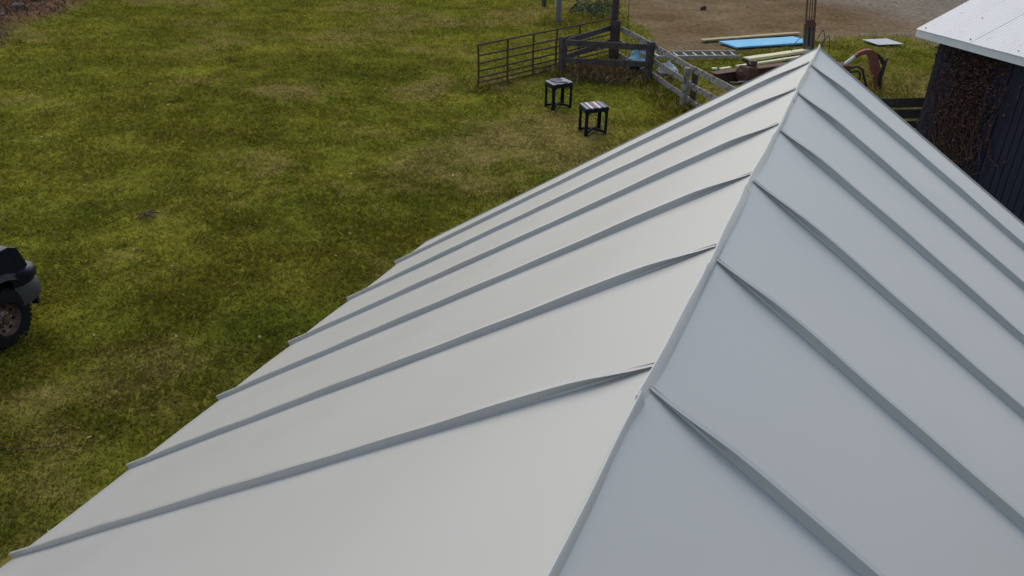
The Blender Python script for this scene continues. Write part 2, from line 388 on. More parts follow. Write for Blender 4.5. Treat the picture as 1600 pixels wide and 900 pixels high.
def roof_panel(side, ya, yb, seed):
    nu, nv = 44, 9; m = MB(); V = []; Fc = []
    ph = rnd.uniform(0, 6.28); am = rnd.uniform(.0014, .0034)
    for i in range(nu+1):
        u = SLEN*i/nu
        for j in range(nv+1):
            y = ya+(yb-ya)*j/nv; q = j/nv
            bow = math.sin(math.pi*q)*(am*math.sin(u*3.1+ph) + .0018*math.sin(u*6.3+2*ph)) - .0022*math.exp(-(u/.20)**2)*math.sin(math.pi*q)
            V.append(on_slope(side, u, y, bow))
    for i in range(nu):
        for j in range(nv):
            a = i*(nv+1)+j; Fc.append((a, a+1, a+nv+2, a+nv+1))
    o = len(V)                              # hemmed drip edge turned down at the eave
    for j in range(nv+1):
        y = ya+(yb-ya)*j/nv; b = on_slope(side, SLEN, y)
        V.append(b+Vector((side*.004, 0, -.010))); V.append(b+Vector((-side*.006, 0, -.045)))
    for j in range(nv):
        a = nu*(nv+1)+j
        Fc.append((a, a+1, o+2*j+2, o+2*j)); Fc.append((o+2*j, o+2*j+2, o+2*j+3, o+2*j+1))
    m.add(V, Fc); return m.build('roof_panel', 'roof', shed, smooth=True)
def seam(side, y, parent):
    m = MB(); ks = 64; rings = []
    j1, j2 = rnd.uniform(-.05, .05), rnd.uniform(0, 6.28)
    for i in range(ks+1):
        u = .004 + (SLEN+.016-.004)*i/ks
        f = min(1., u/(.17+j1*.5)); f = f*(2-f)          # 0 at the ridge, where the seam is folded over
        h = .004+.0130*f + .0008*math.sin(u*7+j2)*f + .0005*math.sin(u*23+j2)*f
        lean = R(50)*math.exp(-(u/.13)**2) + R(5)*math.sin(u*3.3+j2)*f
        wob = .0022*math.sin(u*4.6+j2)+.0014*math.sin(u*11+2*j2)
        dy, dz = -math.sin(lean)*h, math.cos(lean)*h
        t = .0036
        n_ = (math.cos(lean), math.sin(lean))
        yb = y+wob*.3
        cs = [(yb-.0055, .0003), (yb-.0035*n_[0], .004), (yb+dy*.86-t*n_[0], dz*.86-t*n_[1]*.3), (yb+dy-t*1.0, dz+.0002), (yb+dy+t*1.3, dz+.0016), (yb+dy*.86+t*n_[0]*.9, dz*.86+t*n_[1]), (yb+.0035, .004), (yb+.0055, .0003)]
        rings.append([on_slope(side, u, a+wob*.7*min(1, max(b, 0)/.03), max(b, .0003)) for a, b in cs])
    k = len(rings[0]); V = [v for r_ in rings for v in r_]; Fc = []
    for i in range(ks):
        for q in range(k-1): Fc.append((i*k+q, i*k+q+1, (i+1)*k+q+1, (i+1)*k+q))
    Fc.append(tuple(range(k))); Fc.append(tuple(ks*k+q for q in range(k-1, -1, -1)))
    return m.add(V, Fc).build('seam', 'roofside', parent, smooth=True)
for side in (-1, 1):
    off = 0 if side < 0 else -.054
    ys = [Y1] + [off - SP*i for i in range(14)] + [Y0]
    for i in range(len(ys)-1):
        pn = roof_panel(side, ys[i+1], ys[i], i)
        if i: seam(side, ys[i], pn)
# rake trim and ridge fold
for side in (-1, 1):
    for yy, s_ in ((Y1, 1), (Y0, -1)):
        m = MB(); a = on_slope(side, 0.0, yy); b = on_slope(side, SLEN, yy)
        m.hexa([a+Vector((0, s_*.002, -.10)), b+Vector((0, s_*.002, -.06)), b+Vector((0, s_*.014, -.06)), a+Vector((0, s_*.014, -.10)),
                a+Vector((0, s_*.002, .006)), b+Vector((0, s_*.002, .006)), b+Vector((0, s_*.014, .004)), a+Vector((0, s_*.014, .004))])
        m.build('rake_trim', 'roofside', shed)
y = Y1+.015; k = 0
while y > Y0-.01:
    yn = max(y-SP*rnd.uniform(.96, 1.04), Y0-.012); m = MB(); V = []; Fc = []; q = 10
    ln0 = rnd.uniform(-.3, .25); hh = rnd.uniform(.007, .010)
    for i in range(q+1):
        yy = y+(yn-y)*i/q
        bend = .0022*math.sin(yy*8+k)+.0012*math.sin(yy*19)
        h = hh*(1+.12*math.sin(yy*13))+(.004 if i == 0 else 0)
        x2 = bend+math.sin(ln0)*.006
        V += [(-.0040+bend*.4, yy, RZ-.0026), (-.0030+bend, yy, RZ+.002), (x2-.0016, yy, RZ+h), (x2, yy, RZ+h+.0006), (x2+.0020, yy, RZ+h-.001), (.0062+bend, yy, RZ-.002), (.0090+bend*.4, yy, RZ-.0060)]
    for i in range(q):
        for j in range(6): Fc.append((i*7+j, i*7+j+1, i*7+j+8, i*7+j+7))
    Fc += [tuple(range(7)), tuple(q*7+j for j in range(6, -1, -1))]
    m.add(V, Fc).build('ridge_fold', 'roofside', shed, smooth=True)
    y = yn+.006 if yn > Y0 else Y0-.1; k += 1

# ------------------------------------------------------------------ tube gate
def V3(x, y, z=0): return Vector((x, y, gz(x, y)+z))
ga, gb = V3(-9.32, 15.92), V3(-7.38, 21.85)
gate = thing('tube_gate', ga, 'long rusty tube gate standing open beside the corner of the wooden fence', 'gate')
zs = [.05, .19, .32, .50, .70, .91, 1.19]
gd = (gb-ga)
for q, z in enumerate(zs):
    MB().tube([ga+Vector((0, 0, z)), ga+gd*.33+Vector((0, 0, z-.012*(q % 2))), ga+gd*.66+Vector((0, 0, z-.008)), gb+Vector((0, 0, z))], .025, 8).build('bar', 'rustgate', gate, True)
for t in (0, .19, .365, .535, .71, 1):
    w = rnd.uniform(-.02, .02)
    MB().tube([ga+gd*t+Vector((0, 0, -.03 if t == 0 else .03)), ga+gd*t+Vector((w, w, .6)), ga+gd*t+Vector((0, 0, 1.2))], .029, 8).build('upright', 'rustgate', gate, True)

# ------------------------------------------------------------------ wooden fence around the corner
def post(name_parent, x, y, h, w, m='wood', lean=(0, 0), sides=4, name='post'):
    b = V3(x, y, -.1); t = b+Vector((lean[0], lean[1], h+.1)); mb = MB()
    if sides == 4: mb.beam(b, t, w, w, up=(.5, .8, 0), segs=5, jit=.008)
    else: mb.tube([b.lerp(t, i/5)+Vector((rnd.uniform(-.008, .008), rnd.uniform(-.008, .008), 0)) for i in range(6)], [w*.55, w*.52, w*.5, w*.5, w*.48, w*.46], 10)
    return mb.build(name, m, name_parent, smooth=sides > 4)
def rail(parent, a, b, z, h, m='wood', th=.04, z2=None):
    A = V3(*a, z); B = V3(*b, z if z2 is None else z2)
    return MB().beam(A, B, th, h, segs=8, jit=.007).build('rail', m, parent)
P875, PBIG, P1015, P1070 = (-7.83, 18.46), (-7.13, 21.05), (-5.37, 18.91), (-3.85, 16.76)
fence = thing('rail_fence', V3(*P1070), 'weathered grey three rail wooden fence running from the tall post behind the roof', 'fence')
post(fence, -5.40, 18.90, 1.14, .17, 'wooddark', (.02, .03))
post(fence, *P1070, 1.06, .17, 'wood', (0, 0), 8)
post(fence, -3.72, 17.25, .98, .12, 'wooddark', (0, 0), 4)
post(fence, -1.7, 13.9, 1.05, .16, 'wood', (0, 0), 8)
off = Vector((.13, .1, 0))
pts = [(PBIG[0]+.2, PBIG[1]+.08), (-5.25, 18.99), (-3.72, 16.86), (-1.58, 13.98)]
for i in range(3):
    a, b = pts[i], pts[i+1]
    for z, h in ((1.0, .15), (.60, .14), (.22, .13)):
        rail(fence, a, b, z+rnd.uniform(-.02, .02), h, 'wood', .045, z+rnd.uniform(-.03, .03))
pen = thing('corner_brace_fence', V3(*P875), 'dark weathered board fence corner between the gate and the tall brown post', 'fence')
post(pen, *P875, 1.12, .17, 'wooddark', (-.02, 0))
rail(pen, (-7.75, 18.36), (-5.38, 18.78), .98, .17, 'wooddark', .045, 1.02)
rail(pen, (-7.75, 18.36), (-5.38, 18.78), .48, .16, 'wooddark', .045, .56)
rail(pen, (-7.80, 18.60), (-7.25, 20.98), .97, .15, 'wooddark', .045, 1.02)
rail(pen, (-7.80, 18.60), (-7.25, 20.98), .52, .15, 'wooddark', .045, .60)
bp = thing('tall_post', V3(*PBIG), 'tall dark brown wooden pole with a thicker base at the fence corner', 'post')
MB().tube([V3(PBIG[0], PBIG[1], z)+Vector((-.03*z/3, 0, 0)) for z in (-.1, 1, 2, 3, 4.2)], [.125, .12, .115, .11, .105], 12).build('pole', 'postbrown', bp, True)
MB().beam(V3(PBIG[0]+.10, PBIG[1]-.09, -.1), V3(PBIG[0]+.08, PBIG[1]-.09, 1.26), .22, .16, up=(.5, .8, 0), segs=5, jit=.006).build('sleeve_board', 'postbrown', bp)
gw = MB().tube([V3(PBIG[0]+.45, PBIG[1]-.05, -.05), V3(PBIG[0]+.42, PBIG[1]-.02, 1.2), V3(PBIG[0]+.36, PBIG[1], 4.1)], .010, 6).build('steel_rod', 'darksteel')
tag(gw, 'thin dark rod standing upright just right of the tall pole', 'rod')

# fence of close boards by the black barn
rf = thing('board_fence', V3(.97, 15.88), 'dark close boarded fence between the metal roof and the black barn', 'fence')
fa, fb = Vector((-.7, 14.85)), Vector((3.2, 17.25))
for z, h in ((.955, .20), (.70, .22), (.46, .17), (.22, .17)):
    rail(rf, fa, fb, z, h, 'woodmid', .04)
for t in (.05, .30, .62, .97):
    q = fa.lerp(fb, t)+Vector((-.04, .07)); post(rf, q.x, q.y, 1.05, .11, 'wooddark')

# dead weeds and straw heap beneath the corner
n = 5500
sxx = rs.normal(-6.65, .75, n); syy = 18.95+(sxx+6.65)*.18+rs.normal(0, .36, n)
sc_ = np.array((.50, .33, .16))[None]*(.35+.9*rs.rand(n))[:, None]; g_ = rs.rand(n) < .25; sc_[g_] = np.array((.19, .18, .035))
hp = np.exp(-((sxx+6.65)/1.0)**2-((syy-18.95)/.5)**2)
blades('dead_weeds', sxx, syy, hz(sxx, syy)+.22*hp*rs.rand(n), rs.uniform(.08, .30, n), rs.uniform(.014, .03, n), np.clip(rs.normal(.9, .35, n), .1, 1.5), sc_, 'straw',
       'brown heap of dead weeds and straw under the corner boards', 'weeds', 12)
# tufts of taller grass at posts and along fences
tx, ty = [], []
for (px_, py_, k_, s_) in ((-7.83, 18.4, 200, .22), (-5.4, 18.85, 320, .25), (-3.9, 16.7, 420, .28), (-7.1, 21, 300, .35), (-9.3, 15.9, 80, .2), (-4.6, 17.8, 420, .45), (-2.7, 15.2, 380, .4), (1, 16, 500, .5), (.4, 22, 500, .8), (-11, 26.3, 500, .5), (-10.2, 27.4, 700, .7), (-2.3, 1.2, 500, .9)):
    tx.append(rs.normal(px_, s_, k_)); ty.append(rs.normal(py_, s_, k_))
for q in range(240):                       # weed rosettes over the field
    rq = 7+26*rs.rand()**.8; aq = rs.uniform(R(-95), R(2)); px_, py_ = .2+rq*math.sin(aq), -3.2+rq*math.cos(aq)
    if (px_ > -2.3 and py_ < 1) or dirtmask(np.array([px_]), np.array([py_]))[0] > .4 or px_ > .5: continue
    k_ = rs.randint(18, 46); tx.append(rs.normal(px_, rs.uniform(.05, .16), k_)); ty.append(rs.normal(py_, rs.uniform(.05, .16), k_))
tx, ty = np.concatenate(tx), np.concatenate(ty); n = len(tx)
tc_ = PAL[1][None]*(.5+.9*rs.rand(n))[:, None]; g_ = rs.rand(n) < .3; tc_[g_] = PAL[3]*1.2; g_ = rs.rand(n) < .3; tc_[g_] = PAL[0]*1.3
blades('tall_grass', tx, ty, hz(tx, ty), np.where(np.arange(n) < 5000, rs.uniform(.10, .30, n), rs.uniform(.05, .14, n)), rs.uniform(.014, .03, n), np.clip(rs.normal(.65, .3, n), .05, 1.4), tc_, 'grass', 'longer unmown grass at the feet of posts and scrap', 'grass', 14)

# ------------------------------------------------------------------ two black stands on the lawn
def stand(corners, H, label, slats, slatdir_L_to_N=True):
    Lc, Nc, Rc, Bc = [Vector((x, y, gz(x, y)-.015)) for x, y in corners]
    cen = (Lc+Nc+Rc+Bc)/4; base = cen.copy()
    t = thing('work_stand', base, label, 'stand', 'black slatted stands on the lawn')
    Cs = [Lc, Nc, Rc, Bc]; z = Vector((0, 0, 1))
    for i, c in enumerate(Cs):
        e1 = (Cs[(i+1) % 4]-c); e1.z = 0; e1.normalize(); e2 = (Cs[i-1]-c); e2.z = 0; e2.normalize()
        m = MB()
        for e, w in ((e1, .075), (e2, .075)):              # angle profile leg, flared at foot and head
            nrm = (e2 if e is e1 else e1)*.016
            for (z0, z1, w0, w1) in ((0, .07, w*1.45, w), (.07, H-.16, w, w*.92), (H-.16, H-.03, w*.92, w*1.9)):
                a = c+z*z0; b = c+z*z1
                m.hexa([a, a+e*w0, a+e*w0+nrm, a+nrm, b, b+e*w1, b+e*w1+nrm, b+nrm])
        m.build('leg', 'black', t)
    for i in range(2):                                     # crossed foot braces, arched
        a, b = Cs[i], Cs[i+2]; mid = (a+b)/2
        for s_ in (a, b):
            pts_ = [s_.lerp(mid, q)+z*(.05+.05*math.sin(q*math.pi/2)) for q in (.02, .35, .7, 1.0)]
            m = MB()
            for k_ in range(3): m.beam(pts_[k_], pts_[k_+1], .035, .05)
            m.build('brace', 'black', t)
    for i in range(4):
        a, b = Cs[i]+z*(H-.05), Cs[(i+1) % 4]+z*(H-.05)
        MB().beam(a.lerp(b, .03), a.lerp(b, .97), .03, .085).build('apron', 'black', t)
    ns = len(slats)
    for k_, mm in enumerate(slats):
        q0 = (k_+.06)/ns; q1 = (k_+.94)/ns; zz = z*(H-.003)
        up = z*.022
        a0, a1, b0, b1 = Lc.lerp(Bc, q0), Lc.lerp(Bc, q1), Nc.lerp(Rc, q0), Nc.lerp(Rc, q1)
        MB().hexa([p+zz for p in (a0, b0, b1, a1)]+[p+zz+up for p in (a0, b0, b1, a1)]).build('slat', mm, t)
    return t, cen
stand([(-5.60, 13.68), (-5.28, 13.25), (-4.90, 13.68), (-5.20, 14.06)], .64, 'nearer black stand with white, pink and dark striped slat top',
      ['slatgrey', 'slatdark', 'slatwhite', 'slatdark', 'slatred', 'slatwhite', 'slatdark', 'slatgrey', 'slatdark'])
_, s1 = stand([(-7.09, 15.25), (-6.75, 14.96), (-6.42, 15.45), (-6.78, 15.74)], .66, 'farther black stand topped with a grey rag, nearer the gate',
      ['slatgrey', 'slatdark', 'slatgrey', 'slatgrey', 'slatdark', 'slatgrey', 'slatgrey'])
def crumple(name, c, rx, ry, h, m, label, cat, seed, rot=0):
    r_ = random.Random(seed); mb = MB(); n1, n2 = 7, 14; V = []; Fc = []
    for i in range(n1+1):
        f = i/n1
        for k_ in range(n2):
            a = 2*math.pi*k_/n2+rot; rad = f*(1+.28*r_.uniform(-1, 1))
            zz = h*((1-f*f)*(.6+.8*r_.random())) + .004
            V.append(Vector(c)+Vector((math.cos(a)*rx*rad, math.sin(a)*ry*rad, zz)))
    for i in range(n1):
        for k_ in range(n2):
            k2 = (k_+1) % n2; Fc.append((i*n2+k_, i*n2+k2, (i+1)*n2+k2, (i+1)*n2+k_))
    o = mb.add(V, Fc).build(name, m); md = o.modifiers.new('thick', 'SOLIDIFY'); md.thickness = .006
    return tag(o, label, cat)
crumple('rag', s1+Vector((-.02, .02, .68)), .22, .17, .045, 'rag', 'crumpled grey rag lying on the farther black stand', 'rag', 3)
crumple('paper_scrap', s1+Vector((.16, .02, .685)), .085, .06, .035, 'white', 'small white scrap lying on the farther black stand', 'paper', 5)

# ------------------------------------------------------------------ ladder on the ground
la, lb, lc2, ld = [V3(x, y, .10) for x, y in ((-6.30, 22.40), (-3.80, 24.00), (-5.92, 21.85), (-3.50, 23.40))]
lad = thing('ladder', V3(-4.9, 22.9), 'aluminium ladder lying flat on the grass behind the fence', 'ladder')
for a, b in ((la, lb), (lc2, ld)):
    MB().beam(a, b, .035, .10).build('stile', 'alu', lad, bevel=.006)
for i in range(9):
    q = (i+.45)/9; MB().beam(la.lerp(lb, q), lc2.lerp(ld, q), .05, .035).build('rung', 'alu', lad)

# ------------------------------------------------------------------ sheets and lumber
def board(name, c, ang, L_, W_, T_, m, label, cat, z=.03, tilt=0.):
    mtx = Matrix.Translation(V3(c[0], c[1], z)) @ Matrix.Rotation(ang, 4, 'Z') @ Matrix.Rotation(tilt, 4, 'X')
    o = MB().beam((-L_/2, 0, T_/2), (L_/2, 0, T_/2), W_, T_, segs=8, jit=.004).xf(mtx).build(name, m)
    return tag(o, label, cat)
board('blue_board', (-3.13, 26.34), R(45), 3.2, 1.06, .05, 'blue', 'bright blue rigid board lying on the grass beside the mast', 'board', .05)
board('plank', (-3.76, 27.2), R(47.5), 4.4, .26, .05, 'tan', 'long tan plank lying just behind the blue board', 'plank', .04)
board('plank', (-2.45, 24.05), R(56), 2.9, .27, .08, 'cream', 'wide cream plank on the grass below the blue board', 'plank', .10)
board('plank', (-2.55, 23.2), R(56.5), 3.0, .13, .06, 'cream', 'narrow cream plank nearest the roof ridge', 'plank', .06)
board('wood_offcut', (-3.66, 21.55), R(56), .42, .13, .05, 'cream', 'short cream offcut beside the rusty scrap', 'offcut', .05)
board('wood_offcut', (-3.95, 21.35), R(20), .14, .11, .05, 'white', 'tiny white offcut left of the cream offcut', 'offcut', .05)
board('metal_sheet', (.64, 28.39), R(37), 1.02, .95, .02, 'galv', 'pale grey metal sheet lying flat on the grass', 'sheet', .06)

# rusty I beam
ib = thing('steel_beam', V3(-2.7, 20.9), 'rusty brown steel beam lying behind the wooden fence', 'beam')
d_ = Vector((.60, .80, 0)); A = V3(-3.7, 19.75); B = A+d_*3.0
MB().beam(A+Vector((0, 0, .285)), B+Vector((0, 0, .285)), .30, .025).build('flange', 'rust', ib)
MB().beam(A+Vector((0, 0, .01)), B+Vector((0, 0, .01)), .30, .025).build('flange', 'rust', ib)
MB().beam(A+Vector((0, 0, .148)), B+Vector((0, 0, .148)), .03, .25).build('web', 'rust', ib)
sg = thing('gearbox', V3(-2.8, 20.55), 'lumpy rusty machine part sitting against the steel beam', 'machine part')
gc = V3(-2.84, 20.5)
MB().box(gc+Vector((0, 0, .22)), (.46, .40, .44), R(35)).build('housing', 'rust', sg, bevel=.05)
MB().lathe([(.0, .0), (.19, .0), (.21, .03), (.21, .07), (.12, .09), (.07, .14), (0, .14)], gc+Vector((-.10, -.22, .26)), (-.3, -.9, .1)).build('flange', 'rust', sg, True)
MB().tube([gc+Vector((.0, .0, .42)), gc+Vector((-.06, .05, .56)), gc+Vector((-.22, .08, .60))], .05, 8).build('lever', 'darksteel', sg, True)
MB().box(gc+Vector((.12, .05, .52)), (.2, .16, .16), R(10)).build('cap', 'rust', sg, bevel=.03)
for k_ in range(4):
    x_, y_ = -2.95+.16*k_, 20.0+.1*(k_ % 2)
    board('scrap_slat', (x_, y_), R(20+24*k_), .55, .07, .03, 'wood', ['lowest grey scrap slat in front of the rusty machine part', 'grey scrap slat crossing the lowest one by the beam', 'grey scrap slat on the pile nearest the machine part', 'topmost grey scrap slat nearest the roof edge'][k_], 'slat', .03+.035*k_)

# ------------------------------------------------------------------ rusty mast
mc = V3(-1.60, 25.35); ux = Vector((.916, .401, 0)); uy = Vector((-.401, .916, 0))
ms = thing('lift_mast', mc, 'upright rusty steel mast with slim bars standing behind the roof peak', 'mast')
z = (Vector((0, 0, 1))-ux*.13).normalized()*.88
for s_ in (-1, 1):
    m = MB(); a = mc+ux*s_*.145
    m.beam(a+z*-.05, a+z*1.0, .06, .12, up=uy); m.build('channel', 'rust', ms)
    a = mc+ux*s_*.135; MB().beam(a+z*1.28, a+z*3.6, .045, .08, up=uy).build('rail', 'rust', ms)
    a = mc+ux*s_*.038-uy*.02; MB().tube([a+z*1.2, a+z*3.5], .016, 8).build('rod', 'rust', ms, True)
MB().beam(mc+z*.05+uy*.02, mc+z*1.0+uy*.02, .21, .04, up=uy).build('back_plate', 'greysteel', ms)
MB().beam(mc+z*1.0, mc+z*1.16, .37, .16, up=uy).build('header', 'rust', ms, bevel=.015)
MB().beam(mc+z*1.162, mc+z*1.29, .31, .13, up=uy).build('yoke', 'rust', ms, bevel=.02)
MB().beam(mc+z*.3-uy*.03, mc+z*1.0-uy*.03, .06, .06, up=uy).build('piston', 'darksteel', ms)
for zz in (2.0, 2.8): MB().beam(mc-ux*.16+z*zz+uy*.03, mc+ux*.16+z*zz+uy*.03, .04, .06).build('crossbar', 'rust', ms)
z = Vector((0, 0, 1))
def loop_wire(name, c, pts_, r_, label):
    P = [Vector(c)+ux*a+z*b+uy*d for a, b, d in pts_]; Q = []
    for i in range(len(P)-1):
        p0, p1, p2, p3 = P[max(i-1, 0)], P[i], P[i+1], P[min(i+2, len(P)-1)]
        for k_ in range(6):
            t = k_/6; Q.append(.5*((2*p1)+(p2-p0)*t+(2*p0-5*p1+4*p2-p3)*t*t+(3*p1-p0-3*p2+p3)*t**3))
    Q.append(P[-1]); return tag(MB().tube(Q, r_, 6).build(name, 'darksteel', smooth=True), label, 'cable')
loop_wire('cable', mc, [(-.70, .02, -.5), (-.72, .25, -.45), (-.55, .48, -.3), (-.3, .62, -.15), (-.2, .72, -.1)], .012, 'black cable looping down to the left of the mast')
loop_wire('cable', mc, [(.18, .5, -.1), (.30, .80, -.1), (.42, .55, -.1), (.35, .3, -.15), (.52, .62, -.1), (.62, .4, -.1), (.66, .0, -.1)], .012, 'tangled black cable just right of the mast')

# ------------------------------------------------------------------ rusty red machine arm
ac = V3(.30, 21.30); AK = .80
arm = thing('machine_arm', ac, 'rusty red curved machine arm with a dark tine on the grass', 'machine')
def ribbon(mids, widths, depth, mname, name, off=0.):
    L_, R_ = [], []
    for i, (a, b) in enumerate(mids):
        a2, b2 = mids[min(i+1, len(mids)-1)]; a0, b0 = mids[max(i-1, 0)]
        t = Vector((a2-a0, b2-b0)).normalized(); nn = Vector((-t.y, t.x))*widths[i]/2
        L_.append((a+nn.x, b+nn.y)); R_.append((a-nn.x, b-nn.y))
    m = MB(); f = lambda q, o: ac+ux*q[0]*AK+z*q[1]*AK+uy*o
    for i in range(len(mids)-1):
        m.hexa([f(L_[i], off-depth/2), f(L_[i+1], off-depth/2), f(R_[i+1], off-depth/2), f(R_[i], off-depth/2), f(L_[i], off+depth/2), f(L_[i+1], off+depth/2), f(R_[i+1], off+depth/2), f(R_[i], off+depth/2)])
    bmv = m.build(name, mname, arm); return bmv
ribbon([(-.52, 1.10), (-.40, 1.21), (-.22, 1.28), (-.05, 1.27), (.06, 1.18), (.16, .98), (.27, .74), (.38, .50), (.42, .40)], [.11, .13, .15, .20, .26, .30, .29, .27, .2], .16, 'redrust', 'boom')
ribbon([(.16, 1.22), (.30, 1.14), (.46, 1.02), (.54, .86)], [.07, .1, .1, .1], .10, 'darksteel', 'linkage', .04)
ribbon([(.60, 1.08), (.56, .85), (.52, .62), (.50, .42), (.54, .2), (.62, .0)], [.04, .09, .15, .14, .12, .06], .10, 'darksteel', 'tine', -.03)
ribbon([(.20, .46), (.30, .38), (.36, .22), (.40, .06)], [.07, .1, .1, .08], .10, 'redrust', 'bracket', -.10)
MB().tube([ac+ux*-.80*AK+z*.84*AK, ac+ux*-.52*AK+z*1.10*AK], .055, 10).build('cylinder', 'white', arm, True)
MB().tube([ac+ux*-.98*AK+z*.66*AK, ac+ux*-.78*AK+z*.86*AK], .03, 8).build('ram', 'chrome', arm, True)
MB().box(ac+ux*-.95*AK+z*.34, (.45, .45, .68), R(24)).build('base_block', 'rust', arm, bevel=.04)
pq = [(-.75, .70), (-.45, .80), (-.22, .70), (-.12, .45), (0, .22), (.10, .02)]
MB().tube([ac+ux*a*AK+z*b*AK-uy*.14 for a, b in pq], .035, 8).build('hose', 'darksteel', arm, True)
pq = [(-.70, .60), (-.40, .66), (-.28, .52), (-.30, .35)]
MB().tube([ac+ux*a*AK+z*b*AK-uy*.20 for a, b in pq], .03, 8).build('hose', 'darksteel', arm, True)

# ------------------------------------------------------------------ tub and bags behind the corner boards
tcn = V3(-5.98, 20.0)
tub = MB().lathe([(0, .0), (.24, .0), (.30, .30), (.32, .38), (.335, .38), (.335, .35), (.29, .36), (.25, .05), (0, .05)], tcn, n=24).build('feed_tub', 'black', smooth=True)
tag(tub, 'round black rubber tub on the ground behind the fence corner', 'tub')
crumple('plastic_bag', tcn+Vector((.0, .02, .28)), .34, .30, .46, 'bluebag', 'blue and white plastic bag bulging out of the black tub', 'bag', 11)
crumple('plastic_bag', V3(-5.12, 20.25, .03), .34, .22, .26, 'bag', 'crumpled white bag on the grass beside the dark fence post', 'bag', 17)

# ------------------------------------------------------------------ black barn
bc = Vector((1.42, 14.2, 0)); D3 = Vector((bd[0], bd[1], 0)); E3 = Vector((be[0], be[1], 0))
barn = thing('black_barn', bc, 'black sided barn with a white metal roof at the right edge', 'barn')
EH = 2.66
MB().hexa([bc+E3*.05-D3*.02, bc+E3*.05-D3*9, bc+E3*8-D3*9, bc+E3*8-D3*.02, bc+E3*.05-D3*.02+z*(EH-.02), bc+E3*.05-D3*9+z*(EH-.02), bc+E3*8-D3*9+z*(EH-.02), bc+E3*8-D3*.02+z*(EH-.02)]).build('wall', 'siding', barn)
t = 0.; k = 0
while t < 8.8:
    w = rnd.uniform(.145, .175); dp = rnd.uniform(.028, .040)
    a = bc-D3*t; b = bc-D3*(t+w-.014); o = E3*(.045); fr = E3*(.045-dp); h0 = rnd.uniform(.02, .08)
    MB().hexa([a+fr+z*h0, b+fr+z*h0, b+o+z*h0, a+o+z*h0, a+fr+z*EH, b+fr+z*EH, b+o+z*EH, a+o+z*EH]).build('siding_board', 'siding', barn)
    t += w; k += 1
MB().prism([bc+E3*.05+D3*.0+z*EH, bc+E3*8+z*EH, bc+E3*4.0+z*(EH+1.95)], -D3*.1).build('gable', 'siding', barn)
RS = R(25.5); ov = .25; oo = .40
def br(tt, u, up=0.):                      # tt along the eave from the far corner, u up the slope
    return bc + D3*(oo-tt) + E3*(-ov+u*math.cos(RS)-up*math.sin(RS)) + z*(EH+.10+u*math.sin(RS)+up*math.cos(RS))
sheetw = .68; ns = 14; SLn = 4.7
for k in range(ns):
    m = MB(); V = []; Fc = []; q = 54; rows = [0, .02, 1.2, 2.4, 3.6, SLn]
    for i in range(q+1):
        tt = k*sheetw+(sheetw+.02)*i/q
        up = .0028*math.cos(tt/.0762*2*math.pi) + .003*(k % 2)
        for u in rows: V.append(br(tt, u, up))
    nr = len(rows)
    for i in range(q):
        for j in range(nr-1): Fc.append((i*nr+j, (i+1)*nr+j, (i+1)*nr+j+1, i*nr+j+1))
    o = m.add(V, Fc).build('roof_sheet', 'barnroof', barn, smooth=True)
    sm = MB()
    for u in (.10, .75, 1.4, 2.05, 2.7):
        for i in range(0, 9, 2):
            tt = k*sheetw+.0762*i+.01
            if tt > (k+1)*sheetw or rnd.random() < .75: continue
            p_ = br(tt, u+rnd.uniform(-.02, .02), .012+.003*(k % 2)); r_ = rnd.uniform(.008, .022)
            sm.add([p_+D3*r_, p_+E3*r_*.9+z*r_*.4, p_-D3*r_, p_-E3*r_*.9-z*r_*.4, p_+z*r_*.8], [(0, 1, 4), (1, 2, 4), (2, 3, 4), (3, 0, 4)])
    so = sm.build('screw_heads', 'rust', o); so['kind'] = 'stuff'
def rb(tt, du, dz): return bc + D3*(oo-tt) + E3*(-ov+du) + z*(EH+dz)
MB().hexa([rb(0, .02, -.04), rb(9.4, .02, -.04), rb(9.4, .06, -.04), rb(0, .06, -.04), rb(0, .02, .095), rb(9.4, .02, .095), rb(9.4, .06, .105), rb(0, .06, .105)]).build('fascia', 'white', barn)
MB().hexa([br(.02, .03, -.13), br(.05, .03, -.13), br(.05, SLn, -.13), br(.02, SLn, -.13), br(.02, .03, -.012), br(.05, .03, -.012), br(.05, SLn, -.012), br(.02, SLn, -.012)]).build('barge_board', 'white', barn)
MB().hexa([rb(.05, .061, -.035), rb(9.4, .061, -.035), rb(9.4, .30, -.035), rb(.05, .30, -.035), rb(.05, .061, -.012), rb(9.4, .061, -.012), rb(9.4, .30, -.012), rb(.05, .30, -.012)]).build('soffit', 'white', barn)
MB().hexa([br(0.03, SLn, .0), br(9.5, SLn, .0)]+[bc+D3*(oo-tt)+E3*8.3+z*(EH+.1) for tt in (9.5, .03)]+[br(0.03, SLn, .02), br(9.5, SLn, .02)]+[bc+D3*(oo-tt)+E3*8.3+z*(EH+.12) for tt in (9.5, .03)]).build('rear_roof', 'barnroof', barn)

# dead creeper on the barn wall
vr = random.Random(21)
vine = thing('dead_vine', bc-D3*.9-E3*.05, 'brown leafless creeper climbing the black barn wall near its corner', 'vine')
def wp(s_, h, o=.03): return bc-D3*s_-E3*(o-.0)+z*h
for k in range(110):
    s_ = vr.gauss(1.0, .40); h = vr.uniform(.0, 1.2); P = []; hd = vr.uniform(-.5, .5); o = vr.uniform(.012, .07)
    for i in range(vr.randint(7, 16)):
        P.append(wp(s_, h, o)); hd += vr.gauss(0, .38); hd *= .9
        s_ = min(max(s_+math.sin(hd)*.10+(.95-s_)*.03, .12), 1.9); h += math.cos(hd)*.11; o = min(max(o+vr.uniform(-.015, .015), .012), .09)
        if h > EH-.1: break
    if len(P) > 2: MB().tube(P, [max(.004, .011*(1-i/len(P))) for i in range(len(P))], 5).build('stem', 'vine', vine, True)
n = 2600; lm = MB()
